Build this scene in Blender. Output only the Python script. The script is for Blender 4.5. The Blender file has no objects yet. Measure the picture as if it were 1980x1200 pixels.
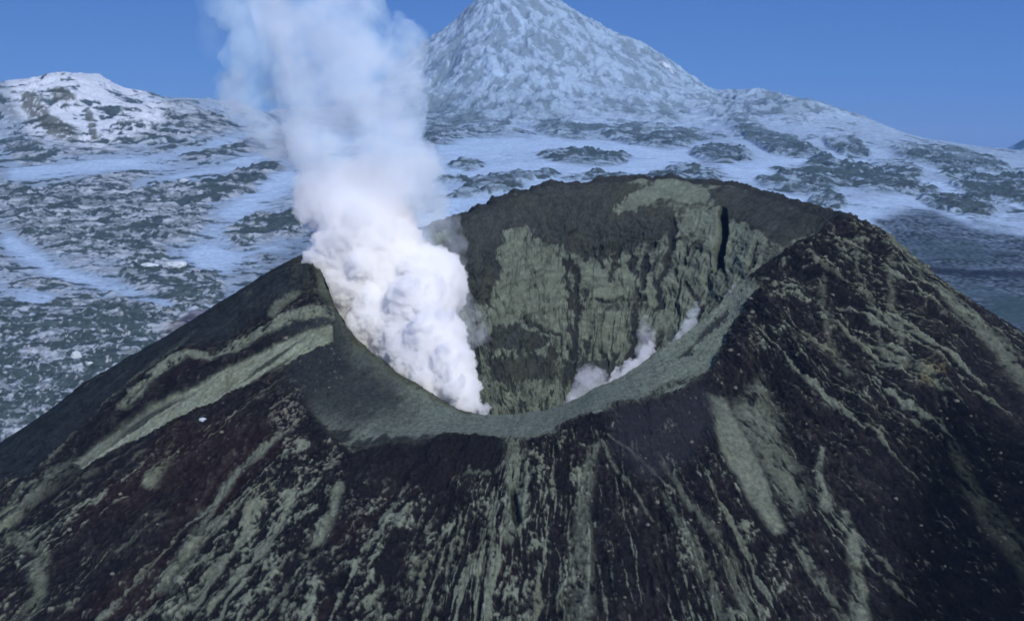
import bpy, math, random
import numpy as np
from mathutils import Vector

random.seed(7)
F32 = np.float32
sc = bpy.context.scene
COL = sc.collection

# ------------------------------------------------------------------ camera, sky, sun, exposure
FPX = 2123.0                      # focal length in pixels of the 1980 x 1200 photograph
PITCH = math.atan((600.0 - 260.0) / FPX)
cam_d = bpy.data.cameras.new('camera')
cam = bpy.data.objects.new('camera', cam_d)
COL.objects.link(cam)
cam_d.sensor_width = 36.0
cam_d.lens = 36.0 * FPX / 1980.0
cam_d.clip_start = 1.0
cam_d.clip_end = 200000.0
cam.location = (0, 0, 0)
cam.rotation_euler = (math.pi / 2 - PITCH, 0, 0)
sc.camera = cam

SUN_TO = Vector((0.34, -0.80, 0.66)).normalized()      # towards the sun
sun_el = math.asin(SUN_TO.z)
sun_az = math.atan2(SUN_TO.x, SUN_TO.y)                # clockwise from +Y
sun_d = bpy.data.lights.new('sun', 'SUN')
sun_d.energy = 4.1
sun_d.angle = math.radians(0.5)
sun_d.color = (1.0, 0.975, 0.935)
sun = bpy.data.objects.new('sun', sun_d)
COL.objects.link(sun)
sun.rotation_euler = (-SUN_TO).to_track_quat('-Z', 'Y').to_euler()

world = bpy.data.worlds.new('World')
sc.world = world
world.use_nodes = True
wn, wl = world.node_tree.nodes, world.node_tree.links
wn.clear()
sky = wn.new('ShaderNodeTexSky')
sky.sky_type = 'NISHITA'
sky.sun_disc = False
sky.sun_elevation = sun_el
sky.sun_rotation = sun_az
sky.altitude = 3500
sky.air_density = 1.0
sky.dust_density = 0.0
sky.ozone_density = 4.0
tint = wn.new('ShaderNodeMix')
tint.data_type = 'RGBA'
tint.blend_type = 'MIX'
tint.inputs['Factor'].default_value = 0.80
tint.inputs[7].default_value = (0.30, 1.12, 4.35, 1)
bg = wn.new('ShaderNodeBackground')
bg.inputs['Strength'].default_value = 0.10
wo = wn.new('ShaderNodeOutputWorld')
wl.new(sky.outputs[0], tint.inputs[6])
wl.new(tint.outputs[2], bg.inputs['Color'])
wl.new(bg.outputs[0], wo.inputs['Surface'])

sc.view_settings.view_transform = 'Standard'
sc.view_settings.look = 'None'
sc.view_settings.gamma = 1.0
sc.view_settings.use_curve_mapping = False
sc.view_settings.exposure = 0.0
sc.render.engine = 'CYCLES'
cy = sc.cycles
cy.use_denoising = True
cy.max_bounces = 24
cy.diffuse_bounces = 3
cy.volume_bounces = 20
cy.transparent_max_bounces = 16
cy.volume_step_rate = 1.0
cy.volume_max_steps = 256
cy.filter_width = 1.7
cy.use_adaptive_sampling = True
cy.adaptive_threshold = 0.02

# ------------------------------------------------------------------ pixel <-> world measuring
SP, CP = math.sin(PITCH), math.cos(PITCH)

def zratio(py):
    yv = (600.0 - np.asarray(py, dtype=np.float64)) / FPX
    return (-SP + CP * yv) / (CP + SP * yv)

def P(px, py, d):
    """World point at ground distance d seen at pixel (px, py) of the photograph."""
    yv = (600.0 - py) / FPX
    fw = CP + SP * yv
    return np.array([(px - 990.0) / FPX * d / fw, d, (-SP + CP * yv) / fw * d])

def proj(X, Y, Z):
    dep = CP * Y - SP * Z
    up = SP * Y + CP * Z
    dep = np.maximum(dep, 1e-3)
    return 990.0 + FPX * X / dep, 600.0 - FPX * up / dep

# ------------------------------------------------------------------ noise
_rng = np.random.RandomState(11)
PERM = _rng.permutation(256).astype(np.int32)
PERM = np.concatenate([PERM, PERM, PERM])
_ang = _rng.rand(256) * 2 * np.pi
GX, GY = np.cos(_ang).astype(F32), np.sin(_ang).astype(F32)

def pn2(x, y, seed=0):
    x = np.asarray(x, F32); y = np.asarray(y, F32)
    xf = np.floor(x); yf = np.floor(y)
    xi = xf.astype(np.int32) & 255; yi = (yf.astype(np.int32) + seed * 37) & 255
    x = x - xf; y = y - yf
    u = x * x * x * (x * (x * 6 - 15) + 10); v = y * y * y * (y * (y * 6 - 15) + 10)
    yi1 = (yi + 1) & 255
    xi1 = (xi + 1) & 255
    a = PERM[PERM[xi] + yi]; b = PERM[PERM[xi1] + yi]
    c = PERM[PERM[xi] + yi1]; e = PERM[PERM[xi1] + yi1]
    n00 = GX[a] * x + GY[a] * y
    n10 = GX[b] * (x - 1) + GY[b] * y
    n01 = GX[c] * x + GY[c] * (y - 1)
    n11 = GX[e] * (x - 1) + GY[e] * (y - 1)
    l0 = n00 + u * (n10 - n00); l1 = n01 + u * (n11 - n01)
    return (l0 + v * (l1 - l0)) * 1.5

def fbm(x, y, octv=4, seed=0, gain=0.5, lac=2.03):
    s = 0; a = 1.0; t = 0
    for k in range(octv):
        s = s + a * pn2(x, y, seed + k * 3); t += a
        x = x * lac + 13.7; y = y * lac + 7.3; a *= gain
    return s / t

def ridged(x, y, octv=4, seed=0, gain=0.5, lac=2.03):
    s = 0; a = 1.0; t = 0
    for k in range(octv):
        s = s + a * (1 - 2 * np.abs(pn2(x, y, seed + k * 3))); t += a
        x = x * lac + 5.1; y = y * lac + 9.9; a *= gain
    return s / t

_G3 = _rng.randn(256, 3); _G3 = (_G3 / np.linalg.norm(_G3, axis=1)[:, None]).astype(F32)

def pn3(x, y, z, seed=0):
    x = np.asarray(x, F32); y = np.asarray(y, F32); z = np.asarray(z, F32)
    xf, yf, zf = np.floor(x), np.floor(y), np.floor(z)
    xi = xf.astype(np.int32) & 255; yi = yf.astype(np.int32) & 255; zi = (zf.astype(np.int32) + seed * 31) & 255
    x = x - xf; y = y - yf; z = z - zf
    f = lambda t: t * t * t * (t * (t * 6 - 15) + 10)
    u, v, w = f(x), f(y), f(z)
    def g(i, j, k):
        h = PERM[PERM[PERM[(xi + i) & 255] + ((yi + j) & 255)] + ((zi + k) & 255)]
        q = _G3[h]
        return q[..., 0] * (x - i) + q[..., 1] * (y - j) + q[..., 2] * (z - k)
    lp = lambda a, b, t: a + t * (b - a)
    return 1.5 * lp(lp(lp(g(0,0,0), g(1,0,0), u), lp(g(0,1,0), g(1,1,0), u), v),
                    lp(lp(g(0,0,1), g(1,0,1), u), lp(g(0,1,1), g(1,1,1), u), v), w)

def sst(a, b, x):
    t = np.clip((x - a) / (b - a), 0, 1)
    return t * t * (3 - 2 * t)

def pchip(xk, yk, x):
    """Monotone cubic through knots xk (n,), values yk (n, ...) at x (m,)."""
    xk = np.asarray(xk, float); yk = np.asarray(yk, float); x = np.clip(np.asarray(x, float), xk[0], xk[-1])
    tail = (1,) * (yk.ndim - 1)
    h = np.diff(xk).reshape((-1,) + tail)
    dl = np.diff(yk, axis=0) / h
    m = np.zeros_like(yk)
    if len(xk) > 2:
        w1 = 2 * h[1:] + h[:-1]; w2 = h[1:] + 2 * h[:-1]
        ok = dl[:-1] * dl[1:] > 0
        with np.errstate(divide='ignore', invalid='ignore'):
            hm = (w1 + w2) / (w1 / dl[:-1] + w2 / dl[1:])
        m[1:-1] = np.where(ok, hm, 0)
    m[0] = dl[0]; m[-1] = dl[-1]
    i = np.clip(np.searchsorted(xk, x, side='right') - 1, 0, len(xk) - 2)
    hh = (xk[i + 1] - xk[i]).reshape((-1,) + tail)
    t = ((x - xk[i])).reshape((-1,) + tail) / hh
    return ((1 + 2*t) * (1-t)**2 * yk[i] + t * (1-t)**2 * hh * m[i] + t*t*(3-2*t) * yk[i+1] + t*t*(t-1) * hh * m[i+1])

# ------------------------------------------------------------------ traced outlines of ground patches
def poly_mask(px, py, pts, soft=6.0):
    pts = np.asarray(pts, F32)
    out = np.zeros(px.shape, F32)
    lo = pts.min(0) - 3 * soft; hi = pts.max(0) + 3 * soft
    sel = (px > lo[0]) & (px < hi[0]) & (py > lo[1]) & (py < hi[1])
    if not sel.any():
        return out
    x = px[sel].astype(F32); y = py[sel].astype(F32)
    inside = np.zeros(x.shape, bool); dist = np.full(x.shape, 1e9, F32)
    n = len(pts)
    for i in range(n):
        ax, ay = pts[i]; bx, by = pts[(i + 1) % n]
        if ay != by:
            c = ((ay > y) != (by > y)) & (x < (bx - ax) * (y - ay) / (by - ay) + ax)
            inside ^= c
        ex, ey = bx - ax, by - ay
        t = np.clip(((x - ax) * ex + (y - ay) * ey) / (ex * ex + ey * ey + 1e-9), 0, 1)
        dist = np.minimum(dist, (x - ax - t * ex) ** 2 + (y - ay - t * ey) ** 2)
    d = np.sqrt(dist); d = np.where(inside, d, -d)
    out[sel] = sst(-soft, soft, d)
    return out

def line_mask(px, py, pts, w0, w1=None, soft=0.5):
    """Band along a polyline whose half width runs from w0 to w1; soft is the share of the width that fades."""
    w1 = w0 if w1 is None else w1
    pts = np.asarray(pts, F32)
    out = np.zeros(px.shape, F32)
    m = max(w0, w1) * 1.5 + 2
    lo = pts.min(0) - m; hi = pts.max(0) + m
    sel = (px > lo[0]) & (px < hi[0]) & (py > lo[1]) & (py < hi[1])
    if not sel.any():
        return out
    x = px[sel].astype(F32); y = py[sel].astype(F32)
    seg = np.sqrt(((pts[1:] - pts[:-1]) ** 2).sum(1)); tot = seg.sum(); acc = 0
    best = np.zeros(x.shape, F32)
    for i in range(len(pts) - 1):
        ax, ay = pts[i]; ex, ey = pts[i + 1] - pts[i]
        t = np.clip(((x - ax) * ex + (y - ay) * ey) / (ex * ex + ey * ey + 1e-9), 0, 1)
        d = np.sqrt((x - ax - t * ex) ** 2 + (y - ay - t * ey) ** 2)
        w = w0 + (w1 - w0) * (acc + t * seg[i]) / tot
        best = np.maximum(best, sst(1 + soft, 1 - soft, d / np.maximum(w, .1)))
        acc += seg[i]
    out[sel] = best
    return out

def ell_mask(px, py, cx, cy, rx, ry, rot=0.0, soft=0.4):
    c, s = math.cos(math.radians(rot)), math.sin(math.radians(rot))
    dx, dy = px - cx, py - cy
    r = np.sqrt(((dx * c + dy * s) / rx) ** 2 + ((-dx * s + dy * c) / ry) ** 2)
    return sst(1 + soft, 1 - soft, r)

# ------------------------------------------------------------------ meshes from arrays
def mesh_object(name, verts, faces, mat, parent=None, color=None, smooth=True):
    me = bpy.data.meshes.new(name)
    verts = np.ascontiguousarray(verts, F32); faces = np.ascontiguousarray(faces, np.int32)
    k = faces.shape[1]
    me.vertices.add(len(verts)); me.vertices.foreach_set('co', verts.ravel())
    me.loops.add(faces.size); me.loops.foreach_set('vertex_index', faces.ravel())
    me.polygons.add(len(faces))
    me.polygons.foreach_set('loop_start', np.arange(0, faces.size, k, dtype=np.int32))
    me.polygons.foreach_set('loop_total', np.full(len(faces), k, np.int32))
    me.update(calc_edges=True)
    me.polygons.foreach_set('use_smooth', np.full(len(faces), smooth, bool))
    if color is not None:
        at = me.color_attributes.new('albedo', 'FLOAT_COLOR', 'POINT')
        c = np.ones((len(verts), 4), F32); c[:, :3] = np.clip(color, 0, 1)
        at.data.foreach_set('color', c.ravel())
    me.materials.append(mat)
    o = bpy.data.objects.new(name, me)
    COL.objects.link(o)
    if parent is not None:
        o.parent = parent
    return o

def grid_faces(nr, nc, wrap=False):
    r = np.arange(nr - 1)[:, None]; c = np.arange(nc if wrap else nc - 1)[None, :]
    c1 = (c + 1) % nc
    return np.stack([r * nc + c, r * nc + c1, (r + 1) * nc + c1, (r + 1) * nc + c], -1).reshape(-1, 4)

def compact(verts, faces, color):
    used = np.zeros(len(verts), bool); used[faces.ravel()] = True
    idx = np.cumsum(used) - 1
    return verts[used], idx[faces], color[used]

def tag(o, label, cat, kind=None, group=None):
    o['label'] = label; o['category'] = cat
    if kind: o['kind'] = kind
    if group: o['group'] = group
    return o

# ------------------------------------------------------------------ materials
def surface_mat(name, rough=0.95, scale=0.6, var=0.35, bump=0.4, bump_scale=1.2, spec=0.1):
    m = bpy.data.materials.new(name); m.use_nodes = True
    nt = m.node_tree; n = nt.nodes; l = nt.links; n.clear()
    out = n.new('ShaderNodeOutputMaterial'); bs = n.new('ShaderNodeBsdfPrincipled')
    l.new(bs.outputs[0], out.inputs['Surface'])
    at = n.new('ShaderNodeAttribute'); at.attribute_name = 'albedo'
    geo = n.new('ShaderNodeNewGeometry')
    nz = n.new('ShaderNodeTexNoise'); nz.inputs['Scale'].default_value = scale; nz.inputs['Detail'].default_value = 6
    nz.inputs['Roughness'].default_value = 0.65
    l.new(geo.outputs['Position'], nz.inputs['Vector'])
    mr = n.new('ShaderNodeMapRange')
    mr.inputs['From Min'].default_value = 0.3; mr.inputs['From Max'].default_value = 0.7
    mr.inputs['To Min'].default_value = 1 - var; mr.inputs['To Max'].default_value = 1 + var
    l.new(nz.outputs['Fac'], mr.inputs['Value'])
    mx = n.new('ShaderNodeVectorMath'); mx.operation = 'SCALE'
    l.new(at.outputs['Color'], mx.inputs[0]); l.new(mr.outputs[0], mx.inputs['Scale'])
    l.new(mx.outputs[0], bs.inputs['Base Color'])
    bs.inputs['Roughness'].default_value = rough
    bs.inputs['Specular IOR Level'].default_value = spec
    nb = n.new('ShaderNodeTexNoise'); nb.inputs['Scale'].default_value = bump_scale; nb.inputs['Detail'].default_value = 5
    nb.inputs['Roughness'].default_value = 0.6
    l.new(geo.outputs['Position'], nb.inputs['Vector'])
    bp = n.new('ShaderNodeBump'); bp.inputs['Strength'].default_value = bump; bp.inputs['Distance'].default_value = 1.0 / bump_scale
    l.new(nb.outputs['Fac'], bp.inputs['Height'])
    l.new(bp.outputs[0], bs.inputs['Normal'])
    return m

M_ROCK = surface_mat('volcanic_rock_and_ash', rough=1.0, scale=0.55, var=0.35, bump=0.6, bump_scale=0.9, spec=0.02)
M_WALL = surface_mat('crater_wall_rock', rough=1.0, spec=0.03, scale=0.35, var=0.28, bump=0.5, bump_scale=0.6)
M_ICE = surface_mat('ash_stained_glacier', scale=0.16, var=0.16, bump=0.35, bump_scale=0.25, spec=0.15)
M_PEAK = surface_mat('snow_dusted_rock', scale=0.05, var=0.14, bump=0.4, bump_scale=0.06, spec=0.15)

def lerp3(a, b, t):
    return a + (np.asarray(b, F32) - a) * t[..., None]

# ================================================================== glacier, snow dome and peak
SNOW = np.array([0.255, 0.345, 0.455], F32)
BRIGHT = np.array([0.58, 0.64, 0.72], F32)
DEBRIS = np.array([0.036, 0.056, 0.056], F32)
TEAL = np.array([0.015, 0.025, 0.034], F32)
BROWN = np.array([0.060, 0.066, 0.042], F32)

def build_terrain():
    cols = np.array([-1200, -500, -150, 0, 60, 130, 200, 260, 330, 430, 560, 700, 780, 820, 870, 920, 950, 985, 1020, 1060, 1130, 1200,
                     1260, 1310, 1350, 1390, 1450, 1500, 1600, 1680, 1750, 1830, 1900, 1980, 2200, 2600, 3300.])
    skyl = np.array([240, 200, 165, 160, 157, 147, 152, 178, 190, 197, 215, 190, 130, 97, 55, 8, -12, -18, -12, 5, 45, 80,
                     110, 143, 168, 184, 188, 194, 215, 240, 262, 278, 288, 297, 300, 310, 320.])
    t5 = np.array([0, 500, 1000, 1500, 1980.])
    rowtab = {430: [1230, 1230, 1230, 1230, 1230], 650: [835, 800, 770, 730, 690], 900: [605, 600, 590, 580, 570],
              1150: [495, 490, 480, 480, 480], 1500: [395, 390, 356, 380, 415], 2000: [305, 300, 300, 325, 365]}
    dcr = np.interp(cols, [0, 430, 780, 1310, 1450, 1750, 1980], [2500, 2700, 4000, 4000, 3700, 3300, 3100])
    ym = np.interp(cols, [0, 130, 430, 800, 1000, 1400, 1700, 1980], [250, 225, 245, 258, 245, 262, 300, 332])
    ds, zs = [], []
    n = len(cols)
    for d, v in rowtab.items():
        ds.append(np.full(n, float(d))); zs.append(zratio(np.interp(cols, t5, v)) * d)
    dm = 2000 + 0.5 * (dcr - 2000)
    ds.append(dm); zs.append(zratio(ym) * dm)
    zc = zratio(skyl) * dcr
    # the summit cone: one more knot between its foot and the crest, nearly straight slope
    ds.append(dcr); zs.append(zc)
    ds.append(dcr + 350); zs.append(zc - 110)
    ds.append(dcr + 1500); zs.append(np.minimum(zc - 350, -150))
    ds.append(np.full(n, 9000.)); zs.append(np.full(n, -330.))
    ds.append(np.full(n, 60000.)); zs.append(np.full(n, -700.))
    ds, zs = np.array(ds), np.array(zs)
    seg = [(430, 640, 60), (640, 1000, 230), (1000, 1500, 200), (1500, 2600, 210), (2600, 4150, 300), (4150, 8000, 30), (8000, 60000, 10)]
    drow = np.concatenate([np.geomspace(a, b, k, endpoint=False) for a, b, k in seg] + [[60000.0]])
    a_in = np.linspace(20 - 120, 1980 + 120, 1150)
    acol = np.concatenate([np.linspace(-1200, a_in[0], 120, endpoint=False), a_in, np.linspace(a_in[-1], 3300, 121)[1:]])
    zk = np.stack([pchip(ds[:, j], zs[:, j], drow) for j in range(n)], 0)      # (cols, rows)
    Z = pchip(cols, zk, acol).T.astype(F32)                                    # (rows, acol)
    A = ((acol - 990.0) / FPX)[None, :]
    Yd = np.repeat(drow[:, None], len(acol), 1).astype(F32)
    X = (A * drow[:, None] * 1.0).astype(F32)
    px, py = proj(X, Yd, Z)
    wx, wy = X, Yd
    far = sst(2300, 3200, Yd)
    def span(fn, sx, sy, seed, s0=0.35, n=8):
        """Noise whose grain grows with distance, as the ice waves do uphill: bands of world scale cross-faded."""
        lv = np.log2(np.clip(Yd / 250.0, 1.0, 40.0))
        tot = 0
        k0 = int(np.floor(lv.min())); k1 = int(np.ceil(lv.max()))
        for k in range(k0, k1 + 1):
            w = np.clip(1 - np.abs(lv - k), 0, 1)
            r = np.where(w.max(1) > 0)[0]
            if len(r) == 0: continue
            a, b = r[0], r[-1] + 1
            q = np.zeros_like(Yd)
            sc_ = 2.0 ** k
            q[a:b] = fn(wx[a:b] / (sx * sc_), wy[a:b] / (sy * sc_), seed + 7 * k)
            nrm = np.sqrt(w ** 2 + (1 - w) ** 2)
            tot = tot + w * q / np.maximum(nrm, .7)
        return tot
    n_a = span(lambda x, y, sd: fbm(x + 1.0 * pn2(x / 3, y / 3, sd + 1), y + .9 * pn2(x / 2.5 + 9, y / 2.5, sd + 2), 4, sd, .58), 6.5, 4.6, 101)     # short dark and white strokes
    n_r = span(lambda x, y, sd: ridged(x + 1.2 * pn2(x / 2, y / 2, sd + 2), y + .8 * pn2(x / 2, y / 2 + 7, sd + 4), 4, sd, .55), 8.0, 5.5, 131)  # wave crests
    n_f = span(lambda x, y, sd: pn2(x, y, sd), 1.1, 1.7, 161)                                            # grain
    n_b = span(lambda x, y, sd: fbm(x, y, 3, sd), 17.0, 22.0, 181)                                       # patches
    # ---- share of the ground that ash covers, traced from the photograph's patches
    wpx = px + 16 * n_b + 7 * n_a; wpy = py + 6 * n_b + 3 * n_a
    Pc = np.interp(px, [0, 520, 760, 1000, 1980], [0.29, 0.24, 0.08, 0.05, 0.13]).astype(F32)
    Pc = Pc + 0.20 * n_b
    pk = sst(278, 258, wpy) * sst(640, 800, px) * sst(1760, 1420, px)
    Pc = Pc * (1 - pk) + pk * (0.44 + 0.36 * fbm(wx / 260, wy / 420, 4, 33) + .10 * n_b)
    patches = [(1135, 303, 72, 15, 0, .75), (1262, 266, 68, 19, 4, .75), (1080, 257, 46, 13, 6, .6), (1200, 262, 40, 8, 8, .6), (1395, 300, 52, 14, 4, .7), (1345, 335, 52, 22, 0, .5),
               (1460, 262, 50, 15, 35, .75), (1540, 290, 66, 15, 12, .8), (1640, 288, 38, 14, 10, .7), (1700, 345, 125, 24, 6, .75), (1540, 358, 66, 20, 8, .65), (1840, 315, 100, 20, 8, .62),
               (1600, 395, 34, 11, 0, .6), (1935, 378, 80, 16, 8, .85), (1850, 396, 64, 14, 10, .8), (1900, 345, 90, 14, 6, .55), (1700, 225, 90, 14, 14, .5), (1500, 205, 100, 14, 3, .6),
               (905, 322, 30, 9, 0, .6), (935, 372, 70, 8, -8, .55), (900, 350, 50, 6, -3, .55), (990, 345, 80, 9, -6, .55), (850, 240, 80, 36, -8, .66), (1040, 215, 60, 12, 0, .5), (1240, 345, 130, 10, 0, .45),
               (1063, 95, 28, 34, 20, .72), (830, 130, 34, 60, -35, .66), (900, 175, 66, 30, -5, .6), (970, 165, 34, 14, 0, .66), (1000, 178, 70, 12, 3, .66), (1200, 215, 70, 12, 5, .6), (1110, 130, 60, 16, 30, .5), (1330, 200, 70, 10, 20, .5),
               (200, 425, 155, 62, 4, .52), (270, 400, 100, 55, 0, .5), (465, 452, 80, 30, -6, .62), (440, 365, 70, 16, -12, .85), (350, 375, 30, 12, 10, .6), (560, 437, 44, 20, -10, .97),
               (395, 290, 105, 16, -9, .55), (160, 590, 150, 44, 5, .5), (330, 545, 80, 50, 10, .62), (300, 510, 40, 22, 30, .62), (40, 395, 45, 28, 0, .5), (500, 330, 45, 7, -3, .6), (330, 235, 100, 24, 4, .42), (270, 265, 110, 14, -3, .42), (60, 300, 40, 20, 10, .4)]
    for cx, cy_, rx, ry, ro, sv in patches:
        m = ell_mask(wpx, wpy, cx, cy_, rx * 1.1, ry * 1.05, ro, .28)
        Pc = Pc + (np.maximum(min(.95, sv + .08), Pc) - Pc) * m
    m = poly_mask(wpx, wpy, [(-100, 640), (120, 600), (330, 600), (420, 560), (330, 660), (200, 760), (0, 880), (-100, 900)], 22)
    Pc = Pc + (.84 - Pc) * m
    for pts, w0, w1, sv in [([(15, 470), (110, 530), (250, 565), (330, 590)], 15, 10, .9), ([(395, 500), (470, 400), (560, 345)], 26, 16, .9), ([(20, 335), (260, 318), (430, 280), (560, 250)], 13, 9, .9),
                           ([(330, 500), (430, 500), (540, 470)], 20, 12, .8), ([(60, 580), (190, 560)], 14, 9, .6), ([(0, 570), (90, 580)], 18, 14, .7), ([(260, 360), (420, 330), (545, 290)], 11, 8, .8),
                           ([(880, 340), (1080, 325), (1230, 330)], 12, 8, .6), ([(870, 290), (1010, 280), (1200, 290), (1400, 330), (1500, 345)], 12, 8, .9), ([(1450, 335), (1600, 300)], 12, 6, .8),
                           ([(1100, 235), (1300, 245), (1380, 255)], 9, 6, .8), ([(1000, 245), (1080, 275), (1300, 310)], 5, 5, .8), ([(1560, 285), (1750, 345), (1980, 405)], 5, 4, .9), ([(1800, 345), (1830, 365)], 16, 14, .9),
                           ([(1560, 250), (1700, 300), (1830, 335), (1980, 350)], 5, 4, .8), ([(1500, 375), (1600, 425), (1680, 430)], 14, 12, .8), ([(1480, 240), (1560, 262)], 13, 8, .8), ([(960, 90), (1000, 60), (1010, 20)], 14, 8, .5),
                           ([(1330, 225), (1420, 260)], 15, 8, .8), ([(1820, 410), (1900, 445), (1980, 460)], 4, 5, .9), ([(870, 400), (930, 385)], 14, 8, .8), ([(940, 140), (985, 150)], 14, 14, .7)]:
        Pc = Pc * (1 - .9 * sv * line_mask(wpx + 14 * n_b, wpy + 9 * n_a, pts, w0 * 1.15, w1 * 1.15, .85))
    Pc = np.clip(Pc, 0.0, 0.97)
    rough = sst(0.10, 0.55, Pc)
    # ---- relief
    gs = np.clip(Yd / 250.0, 1, 12)                        # grain size of the ice waves, metres
    sx_, sy_, _ = P(985, -15, 4000)
    sr = np.hypot(wx - sx_, wy - sy_); sphi = np.arctan2(wx - sx_, -(wy - sy_))
    sw = .24 * fbm(wx / 160, wy / 160, 4, 4)
    ribs = ridged((sphi + sw) * 4.2, sr / 300 + .6 * sw, 5, 71, .58); ribs = ribs - ribs[sr < 1500].mean()
    big = fbm(wx / 330, wy / 330, 3, 75)
    up = sst(-60, 150, Z) * far
    Zd = Z + gs * ((.25 + 1.15 * rough) * (1.0 * n_r + .55 * n_a) + .7 * n_b) * (1 - .3 * up) + up * (24 * ribs * sst(60, 420, sr) + 22 * big + 7 * n_r)
    # ---- albedo
    pkn = .6 * fbm((wx + .35 * wy) / 30, wy / 70, 4, 205, .62) + .8 * fbm((sphi + sw) * 13, sr / 75 + 2 * sw, 4, 207, .6)
    nz = .66 * n_a * (1 - .6 * up) - .34 * n_r + .14 * n_f - .42 * ribs * up + .75 * up * pkn
    nz = (nz - nz.mean()) / nz.std() * (1 + .5 * up)
    thr = -np.log(Pc.clip(.01, .98) / (1 - Pc.clip(.01, .98))) / 1.65
    ash = sst(thr - .35 - .35 * up, thr + .45 + .45 * up, nz) * sst(.03, .16, Pc)
    grain = n_f
    colr = SNOW * (1 + .10 * n_b + .10 * n_f + .10 * n_a)[..., None]
    colr = colr * (1 + .45 * (1 - sst(.0, .20, Pc)) * (1 - far) + .22 * up)[..., None]
    stain = np.clip(.18 * rough + .25 * n_b * rough, 0, .6)
    colr = lerp3(colr, DEBRIS * 2.2, stain)
    colr = lerp3(colr, DEBRIS * (1 + .25 * n_f)[..., None], np.clip(ash * (.92 - .22 * far - .22 * up), 0, 1))
    bright = sst(.20, .55, n_r + .4 * n_f) * sst(.12, .4, Pc) * (1 - ash)
    colr = lerp3(colr, BRIGHT * .62, bright * (.75 - .4 * far) * sst(1000, 500, px))
    crev = sst(.52, .78, span(lambda x, y, sd: ridged(x + 1.4 * pn2(x / 2, y / 2, sd), y, 2, sd, .5), 9.0, 3.0, 201)) * sst(.15, .4, Pc) * (1 - up)
    colr = lerp3(colr, DEBRIS * .8, crev * .55)
    boul = sst(.42, .62, n_f + .3 * n_a) * m
    colr = lerp3(colr, BRIGHT * .62, boul * .8)
    # cone's cast shadow painted in teal on both sides, mixed with dark ash
    shade_ash_l = poly_mask(wpx, wpy, [(300, 660), (420, 575), (500, 530), (530, 470), (620, 440), (640, 560), (440, 670), (330, 690)], 26) * sst(640, 480, py + 0 * px) \
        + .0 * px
    colr = lerp3(colr, TEAL * 1.5, np.clip(shade_ash_l * .45, 0, 1))
    shade_ash_r = poly_mask(wpx, wpy, [(1690, 425), (1800, 405), (1880, 440), (2050, 470), (2300, 470), (2300, 760), (1980, 660), (1800, 560)], 14)
    colr = lerp3(colr, TEAL * 1.0, shade_ash_r * np.clip(.80 + .35 * grain + .2 * fbm(wx / 60, wy / 30, 3, 89), 0, 1))
    for cx, cy_, rx, ry, ro, t in [(1840, 490, 95, 20, 4, .55), (1960, 600, 60, 26, 12, .9), (1880, 560, 60, 12, 10, .5)]:
        colr = lerp3(colr, (0.045, 0.080, 0.088), t * ell_mask(wpx, wpy, cx, cy_, rx, ry, ro, .6))
    colr = lerp3(colr, (0.012, 0.016, 0.03), .8 * line_mask(wpx, wpy, [(1780, 520), (1880, 530), (2000, 528)], 7, 9, .7))
    # snow dome with its brown rock face
    dome = poly_mask(wpx, wpy, [(15, 160), (130, 140), (230, 155), (330, 205), (320, 250), (190, 290), (60, 265)], 14)
    colr = lerp3(colr, BRIGHT * .92, dome * sst(-.9, .2, -nz + .3) * .92)
    br = np.maximum(ell_mask(wpx, wpy, 128, 195, 22, 15, 20, .5), np.maximum(ell_mask(wpx, wpy, 110, 250, 46, 19, 25, .5), ell_mask(wpx, wpy, 172, 240, 9, 34, -8, .5)))
    br = np.maximum(br, .8 * ell_mask(wpx, wpy, 70, 215, 22, 40, -25, .5))
    colr = lerp3(colr, BROWN, np.clip(br * 1.2, 0, .85) * sst(-.16, .1, fbm(wx / 22, wy / 40, 4, 91, .7) + .4 * br - .22))
    colr = lerp3(colr, BRIGHT * 1.1, line_mask(wpx, wpy, [(1270, 122), (1290, 131), (1308, 150)], 1.5, 2.5, .8) * .6 * sst(-.2, .2, n_f))  # sun glint on the summit ridge painted as a bright stroke
    
    V = np.stack([X, Yd, Zd], -1).reshape(-1, 3)
    F = grid_faces(len(drow), len(acol))
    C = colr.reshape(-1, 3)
    fi = F[:, 0]
    fx, fy, fd = px.ravel()[fi], py.ravel()[fi], Yd.ravel()[fi]
    wobf = 8 * fbm(V[fi, 0] / 200, V[fi, 1] / 200, 2, 3)
    base = np.interp(fx, [640, 800, 950, 1080, 1300, 1420, 1560, 1750, 1900, 2000], [240, 268, 252, 238, 246, 250, 238, 285, 305, 315]) + wobf
    is_peak = (fd > 2200) & (fx > 600) & (fy < base) | ((fd > 3200) & (fx > 600))
    is_dome = (fd > 1900) & (fx <= 600) & (fy < np.interp(fx, [0, 60, 190, 330, 430], [300, 285, 292, 235, 205]) + wobf) & (fx < 430) | ((fd > 2750) & (fx <= 600))
    rest = ~(is_peak | is_dome)
    for nm, s, m, lab, cat in [('glacier', rest, M_ICE, 'ash stained glacier ice spreading round the dark crater cone', 'glacier'),
                               ('mountain_peak', is_peak, M_PEAK, 'tall snow dusted conical summit rising behind the crater', 'mountain'),
                               ('snow_dome_hill', is_dome, M_ICE, 'low white snow dome with brown rock faces on the skyline', 'hill')]:
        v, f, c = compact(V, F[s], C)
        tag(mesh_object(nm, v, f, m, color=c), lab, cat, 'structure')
    return drow, acol, Zd

TER = build_terrain()

def ground_z(x, y):
    drow, acol, Zd = TER
    i = int(np.clip(np.searchsorted(drow, y), 1, len(drow) - 1)); c = 990 + FPX * x / y
    j = int(np.clip(np.searchsorted(acol, c), 1, len(acol) - 1))
    return float(Zd[i, j])

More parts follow.
